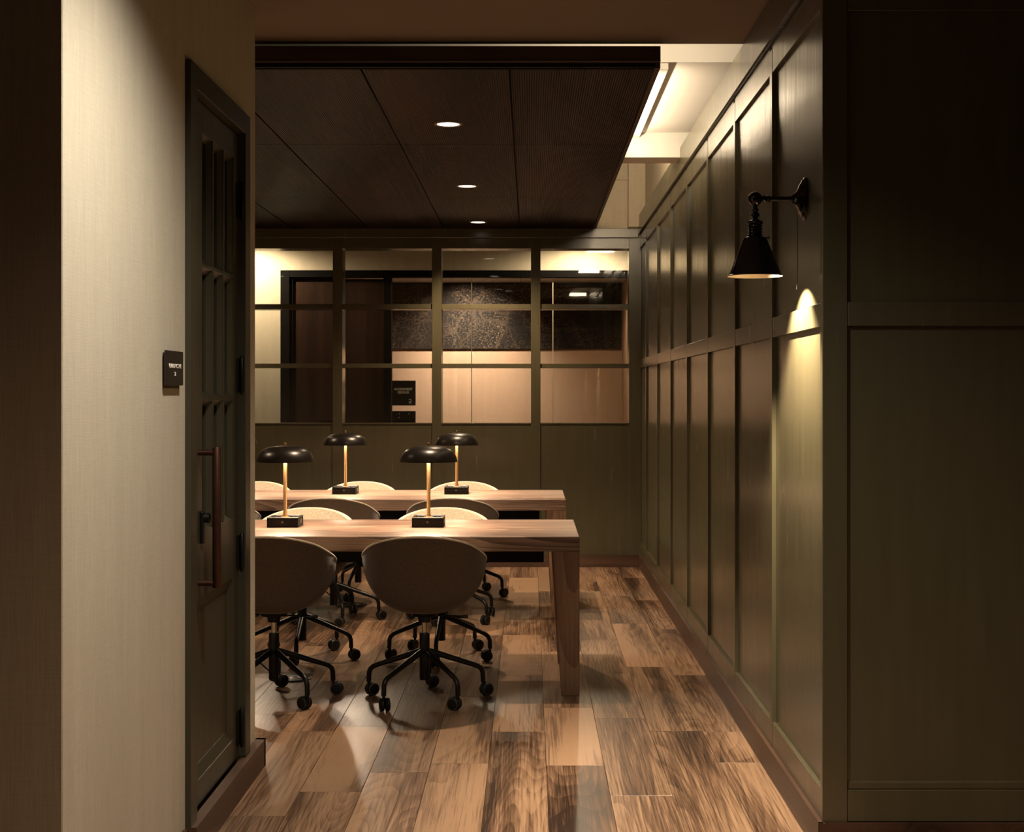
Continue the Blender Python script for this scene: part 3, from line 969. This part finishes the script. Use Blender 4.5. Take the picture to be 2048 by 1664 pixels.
# x, y, facing (0 = towards the partition), label
chairs = [
    (-0.490, 6.61, 0, 0.0, 'brown swivel chair at the nearer table, its back fully in view'),
    (-1.190, 6.61, 0, 0.10, 'brown swivel chair at the nearer table, half cut off by the left wall'),
    (-0.479, 7.66, PI, -0.03, 'swivel chair facing the camera across the nearer table, right-hand one'),
    (-1.227, 7.66, PI, 0.05, 'swivel chair facing the camera across the nearer table, left-hand one'),
    (-0.485, 8.94, 0, 0.25, 'swivel chair with its back to us at the farther table, right-hand one'),
    (-1.234, 8.94, 0, -0.3, 'swivel chair with its back to us at the farther table, middle one'),
    (-1.985, 8.94, 0, 0.2, 'swivel chair with its back to us at the farther table, sliver beside the left wall'),
    (-0.471, 10.01, PI, 0.1, 'swivel chair behind the farther table, right of the three by the partition'),
    (-1.210, 10.01, PI, -0.1, 'swivel chair behind the farther table, middle of the three by the partition'),
    (-1.960, 10.01, PI, 0.0, 'swivel chair behind the farther table, left of the three by the partition'),
]
for i, (x, y, rz, twist, lb) in enumerate(chairs):
    c = proto if i == 0 else copy_tree(proto)
    c.location = (x, y, 0)
    c.rotation_euler = (0, 0, rz)
    tag(c, lb, 'chair', 'swivel chairs at the oak tables')
    if i:
        for ch in c.children:
            if ch.name.startswith('leg'):
                ch.rotation_euler.z += twist
                s = random.uniform(-PI, PI)
                for g in ch.children: g.rotation_euler.z = s

# ---- table lamp
def make_lamp():
    t = empty('table_lamp')
    bw, bd, bh = 0.079, 0.079, 0.050
    base = box('base', -bw, bw, -bd, bd, 0, bh - 0.006, M['blackmatte'], t, 0.002)
    for x0, x1, y0, y1 in ((-bw, bw, -bd, -bd + 0.018), (-bw, bw, bd - 0.018, bd), (-bw, -bw + 0.018, -bd + 0.018, bd - 0.018), (bw - 0.018, bw, -bd + 0.018, bd - 0.018)):
        r = box('tray_edge', x0, x1, y0, y1, bh - 0.006, bh, M['black'], t, 0.0012)
    lathe('base_switch', [(0, -0.0015), (0.004, -0.0015), (0.005, 0.0015), (0, 0.0015)], M['steel'], t, 14, (0, -bd - 0.0005, 0.027), (PI / 2, 0, 0))
    box('outlet', bw - 0.0005, bw + 0.0015, -0.018, 0.018, 0.016, 0.038, M['steel'], t)
    lathe('collar', [(0, 0.044), (0.024, 0.044), (0.024, 0.048), (0.0125, 0.050), (0.0125, 0.062), (0, 0.062)], M['brass'], t, 24)
    lathe('stem', [(0.0, 0.05), (0.0095, 0.05), (0.0095, 0.335), (0.0, 0.335)], M['brass'], t, 24)
    zb, zt = 0.3265, 0.408
    out = [(0.146, zb), (0.1455, zb + 0.006), (0.140, zb + 0.026), (0.129, zb + 0.046), (0.112, zb + 0.062), (0.088, zb + 0.073), (0.055, zb + 0.079), (0.020, zb + 0.0815), (0.0, zb + 0.0815)]
    sh = lathe('lamp_shade', out, M['shade'], t, 56, angle=60)
    inn = [(max(r - 0.003, 0), z - 0.003 if r < 0.14 else z) for r, z in out]
    lathe('shade_lining', inn, M['shade_in'], sh, 56, angle=60)
    lathe('finial', [(0, 0.4075), (0.005, 0.4075), (0.004, 0.411), (0.007, 0.4145), (0.008, 0.418), (0.006, 0.4225), (0, 0.424)], M['brass'], t, 18)
    lathe('diffuser', [(0.012, zb + 0.062), (0.05, zb + 0.060), (0.052, zb + 0.052), (0.012, zb + 0.050)], M['bulb'], t, 28)
    for k in range(3):
        a = 2 * PI * k / 3 + 0.5
        point(t, (0.055 * math.cos(a), 0.055 * math.sin(a), zb + 0.034), P_LAMP / 3, LAMPC, 0.012)
    return t
lampp = make_lamp()
lamps = [(-0.514, 7.21, 'black-shaded brass table lamp on the nearer table, right-hand one'),
         (-1.241, 7.21, 'black-shaded brass table lamp on the nearer table beside the left wall'),
         (-0.492, 9.55, 'black-shaded brass table lamp on the farther table, right-hand one'),
         (-1.239, 9.55, 'black-shaded brass table lamp on the farther table, middle one'),
         (-1.975, 9.55, 'table lamp on the farther table of which only the shade rim shows')]
for i, (x, y, lb) in enumerate(lamps):
    l = lampp if i == 0 else copy_tree(lampp)
    l.location = (x, y, 0.7502)
    tag(l, lb, 'lamp', 'table lamps')

# ---- floor outlets
def floor_box(loc, label):
    t = empty('floor_outlet', loc)
    tag(t, label, 'floor outlet', 'round floor outlets')
    lathe('cover_ring', [(0.072, 0.0), (0.072, 0.006), (0.100, 0.007), (0.105, 0.004), (0.106, 0.0)], M['iron'], t, 40)
    lathe('lid', [(0, 0.005), (0.070, 0.005), (0.071, 0.0)], M['iron'], t, 36)
    lathe('lid_recess', [(0.018, 0.0055), (0.022, 0.008), (0.030, 0.008), (0.034, 0.0055)], M['steel'], t, 24, (0.03, -0.01, 0))
    tube('power_cable', [(-0.03, 0.0, 0.006), (-0.10, 0.03, 0.02), (-0.17, 0.01, 0.09), (-0.22, 0.05, 0.20), (-0.26, 0.08, 0.36), (-0.27, 0.08, 0.57)], 0.004, M['black'], t, 7)
floor_box((-1.195, 7.10, 0.0005), 'round black floor outlet under the nearer table')
floor_box((-1.20, 9.55, 0.0005), 'round black floor outlet under the farther table')

# ---- wall sconce on the green wall
def sconce():
    y, z = 4.72, 2.068
    xa = 0.747
    t = empty('wall_sconce', (PX, y, z))
    tag(t, 'black swing-neck wall sconce with a conical metal shade on the green wall', 'wall lamp')
    bm = bmesh.new()
    # oval stepped backplate
    bm_lathe(bm, [(0, 0.0), (0.072, 0.0), (0.072, 0.006), (0.064, 0.010), (0.062, 0.014), (0.052, 0.018), (0.048, 0.022), (0.030, 0.028), (0.020, 0.036), (0.014, 0.046), (0.0, 0.046)], 36)
    for v in bm.verts: v.co.y *= 0.72
    me = mesh_from(bm, 'back_plate', True, 35)
    link('back_plate', me, M['blackgloss'], t, (0, 0, 0), (0, -PI / 2, 0))
    lathe('arm', [(0, 0.04), (0.012, 0.04), (0.010, 0.050), (0.0085, 0.054), (0.0085, 0.118), (0.011, 0.120), (0.012, 0.124), (0.009, 0.130), (0.012, 0.138), (0.010, 0.148), (0.0, 0.150)], M['blackgloss'], t, 20, (0, 0, 0), (0, -PI / 2, 0))
    dx = xa - PX
    lathe('ball_joint', [(0.024 * math.sin(PI * k / 14), -0.024 * math.cos(PI * k / 14)) for k in range(15)], M['blackgloss'], t, 28, (dx, 0, 0))
    nk = [(0, -0.020), (0.010, -0.022), (0.008, -0.030), (0.012, -0.034), (0.012, -0.038), (0.008, -0.043), (0.015, -0.050), (0.015, -0.056), (0.008, -0.062), (0.010, -0.068), (0.024, -0.074), (0.026, -0.078), (0.026, -0.082), (0.022, -0.085)]
    zz = -0.085
    for k in range(4):
        nk += [(0.0245, zz - 0.003), (0.0245, zz - 0.007), (0.0205, zz - 0.010)]
        zz -= 0.010
    nk += [(0.0205, zz - 0.003), (0, zz - 0.003)]
    lathe('socket', nk, M['blackgloss'], t, 28, (dx, 0, 0))
    zr = 1.811 - z
    sh = [(0.022, zz + 0.004), (0.026, zz), (0.036, zz - 0.004), (0.040, zz - 0.010), (0.086, zr + 0.006), (0.091, zr + 0.003), (0.091, zr)]
    s = lathe('lamp_shade', sh, M['blackgloss'], t, 48, (dx, 0, 0), angle=30)
    lathe('shade_lining', [(0.030, zz - 0.008), (0.037, zz - 0.012), (0.084, zr + 0.006), (0.0905, zr + 0.0005)], M['shade_in'], s, 48, angle=30)
    kn = lathe('set_screw', [(0, 0), (0.003, 0), (0.003, 0.010), (0.005, 0.010), (0.005, 0.014), (0, 0.014)], M['blackgloss'], s, 12, (0.034, 0, zz - 0.004), (0, PI / 2, 0))
    lathe('bulb', [(0, zz - 0.01), (0.012, zz - 0.012), (0.014, zz - 0.018), (0.021, zz - 0.030), (0.018, zz - 0.038), (0.0, zz - 0.042)], M['bulb'], t, 20, (dx, 0, 0))
    spot(t, (dx, 0, zr + 0.050), P_SCONCE, COOLER, 104, 0.5, 0.008, target=(math.sin(math.radians(13)), 0, -math.cos(math.radians(13))))
    tube('pull_cord', [(-0.028, 0.0, -0.055), (-0.026, 0.002, -0.20), (-0.030, 0.0, -0.30)], 0.0012, M['black'], t, 6)
sconce()
